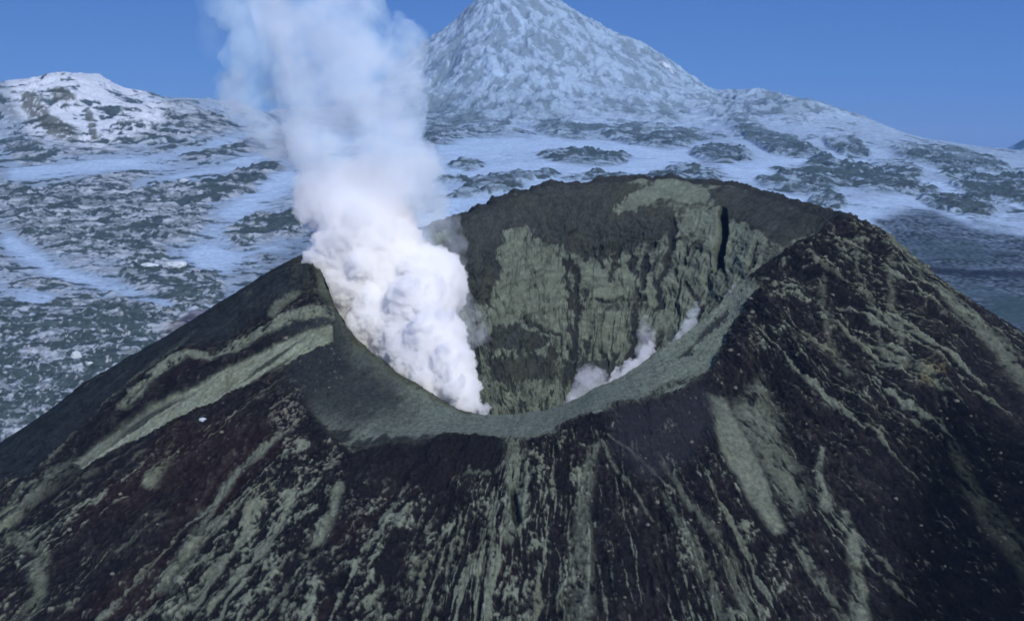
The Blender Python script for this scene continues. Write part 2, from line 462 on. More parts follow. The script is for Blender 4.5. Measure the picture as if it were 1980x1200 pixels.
def build_far_hill():
    n = 90
    u = np.linspace(-1, 1, n)
    U, Vv = np.meshgrid(u, u)
    cx, cyy, cz = P(2040, 300, 9000)
    X = cx + U * 900; Y = cyy + Vv * 900
    r = np.sqrt(U ** 2 + Vv ** 2)
    Z = -520 + (P(2020, 232, 9000)[2] + 520) * np.clip(1 - r, 0, 1) ** 0.9 + 24 * fbm(X / 220, Y / 220, 4, 3)
    c = lerp3(np.broadcast_to(SNOW, Z.shape + (3,)).astype(F32), DEBRIS, sst(-.2, .3, fbm(X / 150, Y / 150, 4, 8)))
    tag(mesh_object('distant_hill', np.stack([X, Y, Z], -1).reshape(-1, 3), grid_faces(n, n), M_PEAK, color=c.reshape(-1, 3)),
        'hazy blue hill far off beyond the glacier', 'hill', 'structure')
build_far_hill()

# ================================================================== crater cone
CEN = np.array([24.0, 535.0])
# rim points: photo x, y, ground distance; outer edge of the bench: x, y, distance (None = 5 units outside the rim)
RIM = [
    (905, 797, 431, 880, 856, 398), (1030, 797, 430, 1010, 856, 397), (1090, 780, 432, 1090, 828, 405), (1150, 752, 437, 1170, 792, 413), (1210, 722, 445, 1240, 778, 417),
    (1270, 680, 455, 1300, 768, 425), (1330, 640, 465, 1370, 725, 440), (1390, 590, 479, 1415, 640, 466), (1430, 548, 489, 1445, 575, 480), (1500, 496, 509, None, 0, 0),
    (1560, 458, 526, None, 0, 0), (1615, 440, 545, None, 0, 0), (1600, 428, 572, None, 0, 0), (1540, 402, 595, None, 0, 0), (1480, 380, 615, None, 0, 0), (1400, 360, 632, None, 0, 0),
    (1290, 348, 642, None, 0, 0), (1150, 353, 642, None, 0, 0), (1050, 361, 634, None, 0, 0), (960, 395, 615, None, 0, 0), (890, 430, 597, None, 0, 0), (780, 470, 572, None, 0, 0),
    (680, 490, 545, None, 0, 0), (612, 494, 520, None, 0, 0), (628, 545, 502, 622, 550, 500), (655, 605, 486, 642, 625, 480), (692, 657, 472, 612, 700, 462), (760, 712, 455, 585, 790, 436),
    (830, 757, 442, 680, 868, 408)]

CONE_V = []

def build_cone():
    rp = np.array([P(*r[:3]) for r in RIM]); bp = []
    for r, p in zip(RIM, rp):
        if r[3] is None:
            n = p[:2] - CEN; n /= np.linalg.norm(n)
            bp.append(np.array([p[0] + 5 * n[0], p[1] + 5 * n[1], p[2] - 1.5]))
        else:
            bp.append(P(*r[3:]))
    bp = np.array(bp)
    th = np.arctan2(rp[:, 1] - CEN[1], rp[:, 0] - CEN[0])
    th = np.unwrap(th)
    if th[-1] < th[0]:
        th = -th; flip = True
    else:
        flip = False
    T0, T1 = th[0], th[0] + 2 * np.pi
    def closed(vals, t):
        tk = np.concatenate([th - 2 * np.pi, th, th + 2 * np.pi])
        vk = np.concatenate([vals, vals, vals])
        # cubic Hermite with Catmull tangents
        m = np.zeros_like(vk); m[1:-1] = (vk[2:] - vk[:-2]) / (tk[2:] - tk[:-2])[:, None]
        i = np.clip(np.searchsorted(tk, t, side='right') - 1, 0, len(tk) - 2)
        h = (tk[i + 1] - tk[i])[:, None]; s = ((t - tk[i])[:, None]) / h
        return (1+2*s)*(1-s)**2*vk[i] + s*(1-s)**2*h*m[i] + s*s*(3-2*s)*vk[i+1] + s*s*(s-1)*h*m[i+1]

    def rim_line(t):
        R = closed(rp, t)
        a = t * 120.0
        n = fbm(a / 14, a * 0, 4, 91, .6); m = fbm(a / 11, a * 0 + 40.3, 4, 92, .6)
        keep = .5 + .5 * sst(-60, 20, R[:, 1] - CEN[1])          # the near lip is smooth drifted ash
        R = R.copy(); R[:, 2] += 3.0 * n * keep
        d = R[:, :2] - CEN; d /= np.linalg.norm(d, axis=1)[:, None]
        R[:, :2] += d * (3.5 * m * keep)[:, None]
        return R

    def normals(V):
        du = np.gradient(V, axis=1); dv = np.gradient(V, axis=0)
        n = np.cross(du, dv); n /= np.maximum(np.linalg.norm(n, axis=-1, keepdims=True), 1e-9)
        return n

    DARK = np.array([0.0095, 0.0095, 0.0110], F32); RUST = np.array([0.0165, 0.0095, 0.0105], F32)
    ASH = np.array([0.140, 0.164, 0.126], F32); BENCH = np.array([.128, .156, .128], F32); GREY = np.array([0.026, 0.032, 0.034], F32); OCHRE = np.array([0.075, 0.078, 0.045], F32)
    PALE = np.array([0.20, 0.20, 0.17], F32)

    # ---------------- outer slopes (bench, then flank)
    def outer(t, nb, no, L):
        R = rim_line(t); B = closed(bp, t)
        n = B[:, :2] - CEN; n /= np.linalg.norm(n, axis=1)[:, None]
        s = np.linspace(0, 1, nb)[:, None]
        bx = R[:, 0] * (1 - s) + B[:, 0] * s; by = R[:, 1] * (1 - s) + B[:, 1] * s
        ss = s + 0.18 * s * (1 - s)
        bz = R[:, 2] * (1 - ss) + B[:, 2] * ss
        w = (np.linspace(0, 1, no + 1)[1:] ** 1.25 * L)[:, None]
        sl = 0.63 + 0.03 * np.sin(t * 3.0)[None, :]
        ox = B[:, 0] + n[:, 0] * w; oy = B[:, 1] + n[:, 1] * w
        k = 9.0
        oz = B[:, 2] - sl * (w - k * (1 - np.exp(-w / k)) * 0.55)
        V = np.stack([np.concatenate([bx, ox]), np.concatenate([by, oy]), np.concatenate([bz, oz])], -1)
        wd = np.concatenate([np.repeat((s - 1) * 20, len(t), 1), np.repeat(w, len(t), 1)])      # along-slope coordinate
        return V, wd

    def streak_field(t, wd, W, count, seed, wmin, wmax, lmin, lmax, thr):
        """Narrow tongues that run down the slope: drawn one by one in (angle, slope distance)."""
        rng = np.random.RandomState(seed)
        arc = t * 130.0; wc = wd[:, 0]
        nr, nc = len(wc), len(arc)
        M = np.zeros((nr, nc), F32)
        n = 0; tries = 0
        while n < count and tries < count * 12:
            tries += 1
            a0 = rng.uniform(arc[0], arc[-1]); s0 = rng.uniform(-2, 190) ** 1.0
            j = min(nc - 1, np.searchsorted(arc, a0)); i0 = min(nr - 2, np.searchsorted(wc, s0))
            if W[i0, j] < thr + rng.normal(0, .16): continue
            n += 1
            Ls = rng.uniform(lmin, lmax); hw = wmin + (wmax - wmin) * rng.rand() ** 2.2
            i1 = min(nr - 1, np.searchsorted(wc, s0 + Ls))
            if i1 - i0 < 2: continue
            q = (wc[i0:i1] - s0) / Ls
            k = rng.uniform(4, 11, 2); f = rng.uniform(0, 6.3, 2)
            cen = a0 + rng.normal(0, .055) * Ls * q + .013 * Ls * np.sin(.7 * k[0] * q + f[0]) + .004 * Ls * np.sin(2.7 * k[1] * q + f[1])
            wid = hw * (np.sin(np.pi * np.clip(q, .02, 1) ** rng.uniform(.5, 1.4)) ** .6 * (.75 + .4 * np.sin(3 * k[1] * q + f[0])) + .08)
            lo, hi = cen.min() - 2 * hw, cen.max() + 2 * hw
            j0, j1 = np.searchsorted(arc, lo), np.searchsorted(arc, hi)
            if j1 - j0 < 2: continue
            d = np.abs(arc[None, j0:j1] - cen[:, None]) / np.maximum(wid[:, None], .05)
            m = np.clip(1.5 - d, 0, 1) * rng.uniform(.45, 1.0)
            M[i0:i1, j0:j1] = np.maximum(M[i0:i1, j0:j1], m)
        return M

    def paint_outer(V0, wd, t):
        px, py = proj(V0[..., 0], V0[..., 1], V0[..., 2])
        px = px.astype(F32); py = py.astype(F32)
        rad = np.hypot(V0[..., 0] - CEN[0], V0[..., 1] - CEN[1])
        arc = (t[None, :] * 130.0 + 0 * rad).astype(F32)             # across the slope
        wd = wd.astype(F32)
        x3, y3 = V0[..., 0].astype(F32), V0[..., 1].astype(F32)
        wob = 5 * fbm(arc / 40, wd / 60, 3, 3)
        g1 = ridged((arc + wob) / 19, wd / 120, 4, 11, .55)          # gullies
        wob2 = 3.5 * fbm(arc / 9, wd / 14, 3, 5)
        g2 = fbm((arc + 1.5 * wob + 1.3 * wob2) / 5.0, wd / 18, 4, 23, .62)       # streaks
        g3 = fbm((arc + wob + wob2) / 1.7, wd / 6, 3, 29, .6)
        lump = fbm(x3 / 7, y3 / 7, 4, 31, .6); fine = fbm(x3 / 1.6, y3 / 1.6, 3, 37, .6)
        wpx = px + 7 * fbm(x3 / 14, y3 / 14, 3, 43, .6) + 3 * fine; wpy = py + 7 * fbm(x3 / 14 + 50, y3 / 14, 3, 47, .6) + 3 * fine
        # region weight of pale ash on dark rock
        W = np.full(px.shape, -0.30, F32)
        def add(s, m):
            nonlocal W
            W = W + s * m
        add(.27, poly_mask(wpx, wpy, [(250, 1230), (330, 1080), (470, 950), (560, 860), (660, 930), (660, 1100), (640, 1230)], 40))
        add(.22, poly_mask(wpx, wpy, [(660, 1230), (690, 960), (900, 930), (1000, 870), (1120, 850), (1160, 1000), (1150, 1230)], 40))
        add(.16, poly_mask(wpx, wpy, [(0, 1000), (120, 900), (300, 850), (420, 900), (330, 1060), (100, 1230), (-50, 1230)], 40))
        add(.14, poly_mask(wpx, wpy, [(1250, 880), (1400, 850), (1560, 1100), (1500, 1230), (1300, 1230)], 40))
        add(.17, poly_mask(wpx, wpy, [(1440, 560), (1560, 460), (1680, 450), (1780, 700), (1700, 840), (1560, 760), (1440, 700)], 40))
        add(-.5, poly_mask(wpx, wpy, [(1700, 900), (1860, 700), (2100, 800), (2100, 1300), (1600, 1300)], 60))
        add(-.25, poly_mask(wpx, wpy, [(80, 1130), (260, 960), (480, 830), (560, 800), (420, 960), (260, 1130)], 25))
        ash = sst(.02, .16, W + .46 * g2 + .34 * g3 + .34 * lump + .30 * fine + .18 * (g1 - g1.mean()))
        if len(t) > 1000:
            Wb = np.clip(W, -.6, .5)
            tong = streak_field(t, wd, Wb, 330, 5, .25, 1.7, 12, 60, -.05)
            thin = streak_field(t, wd, Wb, 1500, 6, .08, .34, 3, 20, -.31)
            groove = streak_field(t, wd, Wb + .2, 700, 7, .12, .5, 8, 45, -.15)
        else:
            tong = thin = groove = np.zeros_like(W)
        if len(t) > 1000:
            sh = np.round((1.1 * fbm(arc / 13, wd / 15, 4, 97, .55)) / (130.0 * (t[1] - t[0]))).astype(np.int32)
            ii = np.arange(sh.shape[0])[:, None]; jj = np.clip(np.arange(sh.shape[1])[None, :] + sh, 0, sh.shape[1] - 1)
            tong, thin, groove = tong[ii, jj], thin[ii, jj], groove[ii, jj]
        brk = sst(-.42, .02, .6 * lump + .5 * fine + .4 * g3)
        tg = np.maximum(tong, thin * .8)
        tg = tg * sst(-.05, .30, tg - .45 + .55 * lump + .55 * fine + .4 * g3)
        ash = np.maximum(ash * .9, tg * .9)
        ash = ash * (1 - .85 * groove)
        bst = fbm(arc / 22, wd / 1.3, 4, 73, .6)
        # explicit shapes
        A = lambda m, s=1.0: np.maximum(ash, s * m)
        e = lambda x, a, b: sst(a, b, x)
        st = e(.5 * g2 + .5 * g3, -.30, .05)
        bwx = wpx + 10 * fbm(x3 / 22, y3 / 22, 3, 75); bwy = wpy + 9 * fbm(x3 / 22 + 30, y3 / 12, 4, 76, .6)
        bench = poly_mask(bwx, bwy, [(600, 480), (900, 795), (1050, 790), (1260, 680), (1440, 540), (1470, 560), (1390, 690), (1370, 735), (1290, 772), (1210, 785), (1130, 812), (1050, 850), (990, 858), (880, 848), (800, 868), (690, 885), (640, 845), (600, 790), (680, 720), (640, 640)], 10)
        hz = .5 * fbm(x3 / 9, wd / 1.6 + y3 / 3, 3, 71)
        bench_d = bench * (1 - .92 * sst(.12, .9, poly_mask(wpx, wpy, [(540, 600), (640, 580), (690, 670), (770, 740), (790, 800), (680, 830), (540, 800)], 85) + hz * .25 + .15 * lump))
        bench_d = bench_d * (1 - .8 * sst(.35, .55, poly_mask(wpx, wpy, [(600, 820), (720, 845), (900, 835), (990, 850), (980, 900), (640, 920)], 16) * .62 + hz))
        ash = A(bench_d * np.clip(.84 + .16 * fine + .22 * bst + .35 * np.minimum(bst, 0) * sst(1100, 1350, px), 0, 1))
        dk = line_mask(wpx, wpy, [(1265, 762), (1300, 742), (1340, 735)], 8, 5, .5) * e(fine + lump, -.4, .1)
        for yy in (862, 876, 890):
            dk = np.maximum(dk, line_mask(wpx, wpy + 5 * g2, [(660, yy + 8), (760, yy - 4), (880, yy - 14)], 3, 3, .6) * e(lump, -.15, .15))
        ash *= 1 - .8 * dk  # shadow below the bench's right edge painted dark, with ragged strokes
        # long pale panels and stripes
        ash = A(poly_mask(wpx, wpy, [(1368, 770), (1400, 775), (1440, 850), (1480, 930), (1515, 1030), (1490, 1040), (1440, 960), (1390, 870)], 7) * .8)
        ash = A(poly_mask(wpx, wpy, [(1410, 800), (1470, 740), (1520, 880), (1560, 960), (1540, 1000), (1470, 900)], 18) * st * .62)
        for pts, a, b, s in [([(1580, 885), (1582, 930), (1592, 985)], 4, 12, .8), ([(1632, 1000), (1650, 1100), (1655, 1220)], 8, 16, .75), 
                             ([(1530, 1060), (1580, 1140), (1630, 1210)], 4, 9, .6), ([(1835, 870), (1900, 1000), (2000, 1120)], 8, 30, .42), ([(1700, 470), (1830, 600), (1990, 740)], 4, 18, .55),
                             ([(1840, 600), (1920, 680), (2000, 760)], 8, 20, .5), ([(1150, 840), (1200, 930), (1260, 1010)], 3, 4, .55), ([(1160, 840), (1250, 900), (1300, 960)], 2, 3, .5), ([(1270, 880), (1330, 980), (1400, 1080), (1450, 1210)], 4, 14, .42),
                             ([(1280, 960), (1340, 1080), (1390, 1200)], 4, 12, .35), ([(990, 860), (992, 930), (1000, 980), (1000, 1020)], 22, 12, .75), ([(990, 980), (985, 1060)], 8, 12, .5),
                             ([(860, 940), (930, 920), (985, 905)], 4, 3, .6), ([(925, 1040), (965, 985)], 2, 2, .5), ([(760, 1150), (830, 1080), (880, 1010)], 2, 2, .35), ([(1150, 870), (1130, 960), (1120, 1220)], 10, 26, .42),
                             ([(400, 1000), (470, 920), (545, 850)], 9, 7, .7), ([(330, 1150), (420, 1000)], 18, 10, .45), ([(600, 1080), (650, 1000), (665, 950)], 16, 7, .7), ([(300, 940), (345, 880)], 12, 9, .75), ([(240, 1080), (330, 1000)], 5, 6, .4),
                             ([(20, 1040), (95, 1080), (60, 1200)], 10, 16, .55), ([(0, 1050), (90, 960), (180, 895)], 8, 16, .85), ([(1700, 520), (1720, 640), (1740, 720)], 4, 5, .5), ([(1640, 480), (1670, 600), (1700, 700)], 3, 4, .45),
                             ([(1580, 560), (1600, 680), (1640, 760)], 6, 6, .4)]:
            ash = A(line_mask(wpx + 5 * g2, wpy, pts, a, b, .6) * s * e(st, .05, .7) * (.3 + .7 * brk))
        # layered cliff on the left shoulder
        shz = poly_mask(px, py, [(60, 1000), (200, 800), (350, 670), (520, 600), (640, 580), (680, 660), (560, 760), (400, 840), (200, 960)], 30)
        ash = ash * (1 - .8 * shz)
        qx, qy = px + 2.5 * fine, py + 5 * fbm(x3 / 9, y3 / 9, 3, 53, .6) + 2 * fine
        band1 = poly_mask(qx, qy, [(150, 905), (215, 850), (300, 795), (360, 768), (450, 715), (540, 672), (600, 640), (640, 625), (645, 668), (560, 712), (480, 752), (400, 798), (310, 838), (240, 872), (170, 915)], 3.5)
        band2 = poly_mask(qx, qy, [(235, 805), (262, 765), (300, 735), (345, 695), (375, 685), (415, 692), (470, 660), (530, 628), (560, 618), (645, 598), (648, 620), (560, 640), (520, 660), (460, 690), (410, 704), (370, 698), (330, 725), (300, 760), (265, 800)], 4)
        band3 = poly_mask(qx, qy, [(522, 612), (535, 585), (570, 565), (592, 570), (560, 590), (535, 622)], 5)
        cracks = sst(.25, .5, ridged(arc / 4.5, wd / 200, 2, 57)) * sst(.15, .4, fbm(arc / 8, wd / 60, 2, 58))
        lay = np.maximum(band1 * (1 - .8 * cracks), np.maximum(band2 * .8 * e(lump + .5 * fine, -.45, 0), band3 * .6))
        ash = A(lay)
        edge = np.maximum(line_mask(qx, qy, [(150, 902), (215, 846), (300, 791), (360, 764), (450, 711), (540, 668), (640, 622)], 4, 5, .6),
                          line_mask(qx, qy, [(170, 920), (240, 878), (310, 844), (400, 803), (480, 757), (560, 717), (645, 672)], 4, 5, .6))
        edge = np.maximum(edge, line_mask(qx, qy, [(245, 812), (300, 770), (330, 732), (372, 706), (410, 711), (460, 697), (520, 667), (640, 628)], 3.5, 4, .6))
        ash = ash * (1 - .9 * edge * sst(-.5, .1, lump + fine))  # shadow lines of the cliff steps put into the colour
        stripes = np.zeros_like(ash)
        for k in range(5):
            o = k * 11
            stripes = np.maximum(stripes, line_mask(qx, qy, [(30 + o, 985 - o), (150 + o, 850 - o), (260 + o, 745 - o), (350 + o, 680 - o)], 3, 1.5, .6) * (.5 - .07 * k))
        ash = A(stripes * e(lump, -.3, .1))
        # colour
        red = .6 * sst(.05, .5, fbm(x3 / 40, y3 / 40, 3, 63) - .3 * sst(900, 1200, wpx) + .35 * poly_mask(wpx, wpy, [(60, 1200), (330, 860), (560, 760), (520, 900), (300, 1200)], 40) - .05)
        c = lerp3(np.broadcast_to(DARK, px.shape + (3,)).astype(F32), RUST, red)
        c = c * (1 + .8 * np.clip(.5 * g3 + .6 * fine + .3 * lump, -.8, 1.2))[..., None]
        dust = .8 * sst(-.15, .55, .8 * g2 + .5 * g3 + .55 * fine + .3 * lump)
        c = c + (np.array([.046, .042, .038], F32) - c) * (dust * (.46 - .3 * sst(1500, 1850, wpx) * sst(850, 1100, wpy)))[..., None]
        sm = poly_mask(wpx, wpy, [(600, 485), (400, 585), (200, 735), (0, 840), (-80, 960), (60, 930), (260, 745), (360, 678), (430, 668), (520, 605), (610, 560)], 12)
        c = c + (GREY * (.66 + .30 * g3 + .35 * fine + .35 * lump)[..., None] - c) * sm[..., None]
        hol = poly_mask(wpx, wpy, [(560, 640), (660, 610), (700, 690), (780, 780), (720, 810), (630, 810), (560, 760)], 30)
        c = lerp3(c, GREY, hol * .7)
        knob = poly_mask(wpx, wpy, [(1180, 800), (1290, 780), (1360, 750), (1400, 800), (1330, 900), (1260, 940), (1190, 880)], 22)
        c = lerp3(c, np.array([.021, .022, .027], F32), knob * .8)
        spur = poly_mask(wpx, wpy, [(700, 880), (800, 872), (900, 852), (985, 860), (975, 900), (860, 945), (700, 960), (670, 920)], 14)
        c = lerp3(c, DARK * 1.1, spur * .8); ash = ash * (1 - .85 * spur)
        ash = ash * (1 - .6 * knob) * (1 - .85 * sm * (1 - np.maximum(band2, np.maximum(band3, stripes))))
        hue = lerp3(np.broadcast_to(ASH, px.shape + (3,)).astype(F32), np.array([.105, .115, .080], F32), sst(-.1, .4, fbm(x3 / 30, y3 / 30, 3, 67)) * .7)
        hue = lerp3(hue, BENCH, bench); hue = hue * (1 + .18 * np.maximum(band1, .6 * band2))[..., None]
        hue = hue * (1 + .30 * lump + .25 * fine)[..., None]
        c = c + (hue - c) * np.clip(ash, 0, 1)[..., None]
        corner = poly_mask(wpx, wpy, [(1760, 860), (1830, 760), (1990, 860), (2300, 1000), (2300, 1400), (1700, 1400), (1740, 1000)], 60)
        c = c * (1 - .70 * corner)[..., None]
        oc = poly_mask(wpx, wpy, [(560, 480), (620, 485), (660, 600), (900, 780), (905, 800), (850, 790), (690, 690), (630, 620), (560, 540)], 12)
        c = lerp3(c, OCHRE * .8, oc * .35 * e(lump + fine, -.3, .3))
        c = lerp3(c, OCHRE * .62, line_mask(wpx, wpy, [(625, 520), (650, 585), (700, 662), (765, 716), (830, 757), (900, 792)], 13, 9, .5) * np.clip(.75 + .5 * lump + .4 * fine, 0, 1))
        sul = ell_mask(wpx, wpy, 1780, 742, 34, 22, -30, .6) * e(fine + lump, .0, .3)
        c = lerp3(c, (.17, .16, .075), sul * .45)
        for kx, ky, kr in [(566, 782, 26), (560, 822, 30), (575, 870, 20), (600, 905, 24), (700, 985, 20), (640, 905, 24)]:
            c = lerp3(c, PALE * .75, ell_mask(wpx, wpy, kx, ky, kr, kr * .7, -40, .6) * e(fine + .7 * lump, .05, .3) * .8)
        back = sst(CEN[1] + 10, CEN[1] + 50, V0[..., 1]) * sst(14, 2, wd)
        c = lerp3(c, (.030, .034, .033), back * .85)
        c = c * (1 - .55 * bench * sst(.28, .5, fine + .6 * lump))[..., None]
        # pale stones scattered on the slope
        crg = poly_mask(wpx, wpy, [(1420, 560), (1500, 490), (1720, 480), (1860, 720), (1760, 900), (1500, 900), (1400, 760)], 60)
        sp = np.maximum(sst(.50, .64, pn2(x3 / 1.0, y3 / 1.0 + wd * .3, 91) * .8 + .28 * lump) * sst(.0, .35, fbm(x3 / 13, y3 / 13, 2, 93) + .2), sst(.44, .60, pn2(x3 / 1.9, y3 / 1.9 + wd * .3, 94) * .75 + .3 * lump) * (.35 + .65 * crg)) * (1 - bench) * (1 - sm) * (1 - spur)
        c = lerp3(c, PALE * (.55 + .6 * np.clip(lump + .5 * g3, -.4, .6))[..., None], sp * .62)
        # relief along the normal
        rel = 3.0 * g1 + 1.0 * g2 + .7 * g3 + 1.5 * lump + .8 * fine - .7 * groove + .3 * tong
        pan = poly_mask(wpx, wpy, [(1368, 770), (1470, 740), (1520, 880), (1560, 960), (1515, 1040), (1440, 960), (1390, 870)], 14)
        flat = np.clip(np.maximum(np.maximum(bench, np.maximum(sm, .7 * knob)), np.maximum(.75 * pan, .6 * band1)), 0, 1)
        lay_h = .5 * poly_mask(qx, qy, [(160, 905), (305, 815), (465, 733), (645, 645), (650, 560), (600, 480), (300, 640), (0, 830), (-80, 1000), (60, 970)], 34) + .5 * poly_mask(qx, qy, [(240, 805), (300, 742), (372, 690), (470, 676), (650, 608), (640, 560), (600, 480), (300, 640), (100, 780)], 12)
        crag = poly_mask(wpx, wpy, [(1440, 560), (1560, 440), (1700, 440), (1850, 640), (1800, 900), (1500, 900), (1400, 700)], 50)
        big2 = ridged((arc + wob) / 34, wd / 70, 3, 77, .5); mid2 = ridged(x3 / 17 + .3 * lump, y3 / 17, 4, 79, .55)
        rel = rel + (3.0 + 1.5 * crag) * big2 + (.9 + .5 * crag) * mid2
        rel = rel * (1 + .6 * crag) * (1 - .74 * flat) + lay_h - 1.2 * dk
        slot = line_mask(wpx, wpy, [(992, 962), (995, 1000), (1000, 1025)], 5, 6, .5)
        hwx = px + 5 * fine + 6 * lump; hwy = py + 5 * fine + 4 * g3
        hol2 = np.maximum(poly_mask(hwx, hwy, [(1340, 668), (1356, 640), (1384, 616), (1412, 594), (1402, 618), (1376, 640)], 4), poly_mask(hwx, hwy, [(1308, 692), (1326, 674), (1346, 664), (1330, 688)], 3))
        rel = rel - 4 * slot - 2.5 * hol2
        c = lerp3(c, (.010, .011, .016), hol2 * .85)  # shadow inside the lip hollows painted near-black
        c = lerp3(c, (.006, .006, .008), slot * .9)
        fade = sst(-20, -16, wd) * 1.0
        rel = rel * sst(-20, -8, wd) * (.55 + .45 * sst(-20, 6, wd))
        return rel.astype(F32), c

    def make_outer(t, nb, no, L):
        V, wd = outer(t, nb, no, L)
        N = normals(V)
        if N[..., 2].mean() < 0: N = -N
        rel, c = paint_outer(V, wd, t)
        V = V + N * rel[..., None]
        return V.reshape(-1, 3), c.reshape(-1, 3), (V.shape[0], V.shape[1])

    # angle range seen from the front: from left shoulder round the near side to the right ridge
    iL, iR = th[23] - 2 * np.pi, th[12]
    tf = np.linspace(iL - .15, iR + .15, 2500)
    tb = np.linspace(iR + .15, iL - .15 + 2 * np.pi, 360)
    v1, c1, s1 = make_outer(tf, 130, 560, 300.0)
    v2, c2, s2 = make_outer(tb, 8, 120, 300.0)
    f1 = grid_faces(*s1); f2 = grid_faces(*s2) + len(v1)
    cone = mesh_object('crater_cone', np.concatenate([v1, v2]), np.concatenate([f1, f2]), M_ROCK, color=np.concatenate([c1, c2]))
    CONE_V.append(v1)
    tag(cone, 'dark volcanic cone with a wide steaming crater and ash streaked flanks', 'crater cone', 'structure')

    # ---------------- crater wall and floor
    t = np.linspace(T0, T1, 2000, endpoint=False)
    R = closed(rp, t); dR = rim_line(t) - R
    u = np.linspace(0, 1, 520)[:, None]
    uu = u ** 1.15
    gx = np.array([0, .06, .14, .22, .30, .40, .50, .60, .68, .80, 1.0]); gz = np.array([0, .025, .075, .19, .36, .55, .72, .86, .93, .97, 1.0])
    g_far = np.interp(uu[:, 0], gx, gz); g_far = pchip(gx, gz, uu[:, 0])
    g_near = 1 - (1 - np.clip(uu[:, 0] / .5, 0, 1)) ** 2.2
    k = sst(-10, 70, R[:, 1] - CEN[1])[None, :]
    g = g_far[:, None] * k + g_near[:, None] * (1 - k)
    zfloor = -180.0
    X = R[:, 0] * (1 - uu) + CEN[0] * uu; Y = R[:, 1] * (1 - uu) + CEN[1] * uu
    Z = R[:, 2] - (R[:, 2] - zfloor) * g
    V = np.stack([X, Y, Z], -1) + dR[None] * np.exp(-uu / .035)[..., None] * sst(1, .5, u)[..., None]
    N = normals(V)
    if N[..., 2].mean() < 0: N = -N
    px, py = proj(X, Y, Z); px = px.astype(F32); py = py.astype(F32)
    arc = np.repeat((t * 115.0)[None, :], len(u), 0).astype(F32); dz = (R[:, 2] - Z).astype(F32)
    wob = 5 * fbm(arc / 30, dz / 40, 3, 3)
    wob = wob + 4 * fbm(arc / 10, dz / 12, 3, 6)
    flute = ridged((arc + 1.6 * wob) / 20, dz / 40 + arc / 70, 3, 15, .45)
    face = fbm(arc / 26, dz / 30, 3, 17, .5)
    flut2 = fbm((arc + wob) / 4.5, dz / 7, 4, 25, .6)
    lump = fbm(arc / 8, dz / 8, 4, 35, .6); fine = fbm(arc / 1.7, dz / 1.7, 3, 39, .6)
    wpx = px + 16 * fbm(arc / 12, dz / 12, 4, 43, .6) + 4 * fine; wpy = py + 16 * fbm(arc / 12 + 40, dz / 12, 4, 45, .6) + 4 * fine
    steepm = sst(.05, .2, g)
    W = np.full(px.shape, .07, F32)
    pm = lambda pts, s=8: poly_mask(wpx, wpy, pts, s)
    W += .9 * pm([(968, 480), (1010, 468), (1080, 475), (1085, 520), (1060, 560), (1050, 610), (1000, 600), (960, 560), (940, 640), (960, 560)], 9)
    W += .55 * pm([(980, 560), (1100, 560), (1100, 655), (1030, 640), (960, 625)], 14)
    W += .45 * pm([(1120, 520), (1180, 500), (1230, 560), (1220, 690), (1140, 690), (1110, 620)], 20)
    W += .5 * pm([(1310, 450), (1390, 400), (1400, 500), (1330, 520), (1290, 520)], 14)
    W += .35 * pm([(1180, 560), (1330, 520), (1400, 540), (1330, 620), (1200, 640)], 22)
    W += .75 * pm([(1230, 375), (1290, 350), (1360, 365), (1355, 388), (1290, 378), (1200, 405), (1180, 410)], 7)
    W += .40 * pm([(960, 440), (1060, 415), (1080, 428), (985, 465)], 12)
    W += .35 * pm([(1400, 440), (1480, 440), (1470, 520), (1400, 560)], 14)
    W -= .85 * pm([(860, 420), (1050, 345), (1160, 345), (1230, 365), (1180, 410), (1090, 430), (990, 440), (900, 480)], 14)
    W -= .85 * pm([(1370, 370), (1480, 370), (1600, 430), (1520, 470), (1440, 430), (1390, 395)], 12)
    W -= .5 * pm([(1000, 445), (1120, 420), (1300, 400), (1300, 440), (1160, 500), (1090, 480)], 18)
    W -= .6 * pm([(860, 470), (965, 450), (960, 570), (900, 590)], 18)
    W -= .7 * pm([(945, 640), (1005, 618), (1055, 655), (1050, 672), (945, 672)], 7)
    W -= .5 * pm([(945, 700), (1060, 690), (1080, 730), (945, 735)], 9)
    W -= .35 * pm([(1090, 700), (1240, 690), (1220, 740), (1090, 740)], 14)
    W = W + .22 * fbm(arc / 22, dz / 16, 4, 61, .6)
    crk = sst(.58, .82, ridged((arc + 2 * wob) / 17, dz / 26 + arc / 60, 3, 63, .6)) * steepm
    cl = .75 * crk
    for pts, a, b in [([(1112, 520), (1116, 600), (1108, 690)], 7, 6), ([(1230, 560), (1225, 640), (1215, 700)], 6, 8), ([(1300, 430), (1290, 510), (1270, 600)], 7, 5), ([(1015, 610), (1040, 635), (1085, 650)], 3, 4), ([(1345, 470), (1320, 510)], 3, 3),
                       ([(1460, 470), (1455, 510)], 3, 3), ([(1160, 480), (1165, 520)], 5, 3), ([(1150, 580), (1200, 585), (1250, 580)], 4, 4), ([(1205, 470), (1180, 540)], 4, 5), ([(1250, 500), (1240, 560)], 5, 5)]:
        cl = np.maximum(cl, line_mask(wpx, wpy, pts, a, b, .6))
    slot = line_mask(px + 2 * fine, py, [(1396, 408), (1398, 450), (1388, 500)], 8, 10, .35)  # black vertical slot: alcove shadow painted in as well as carved
    slot = np.maximum(slot, line_mask(px + 2 * fine, py, [(1388, 500), (1380, 530)], 6, 2, .5))
    ash = sst(-.12, .22, 1.25 * W + .22 * flut2 + .34 * lump + .22 * fine + .06 * flute - .8 * cl)
    strat = fbm(dz / 3.2 + .8 * lump + arc / 40, arc / 45, 4, 65, .6)
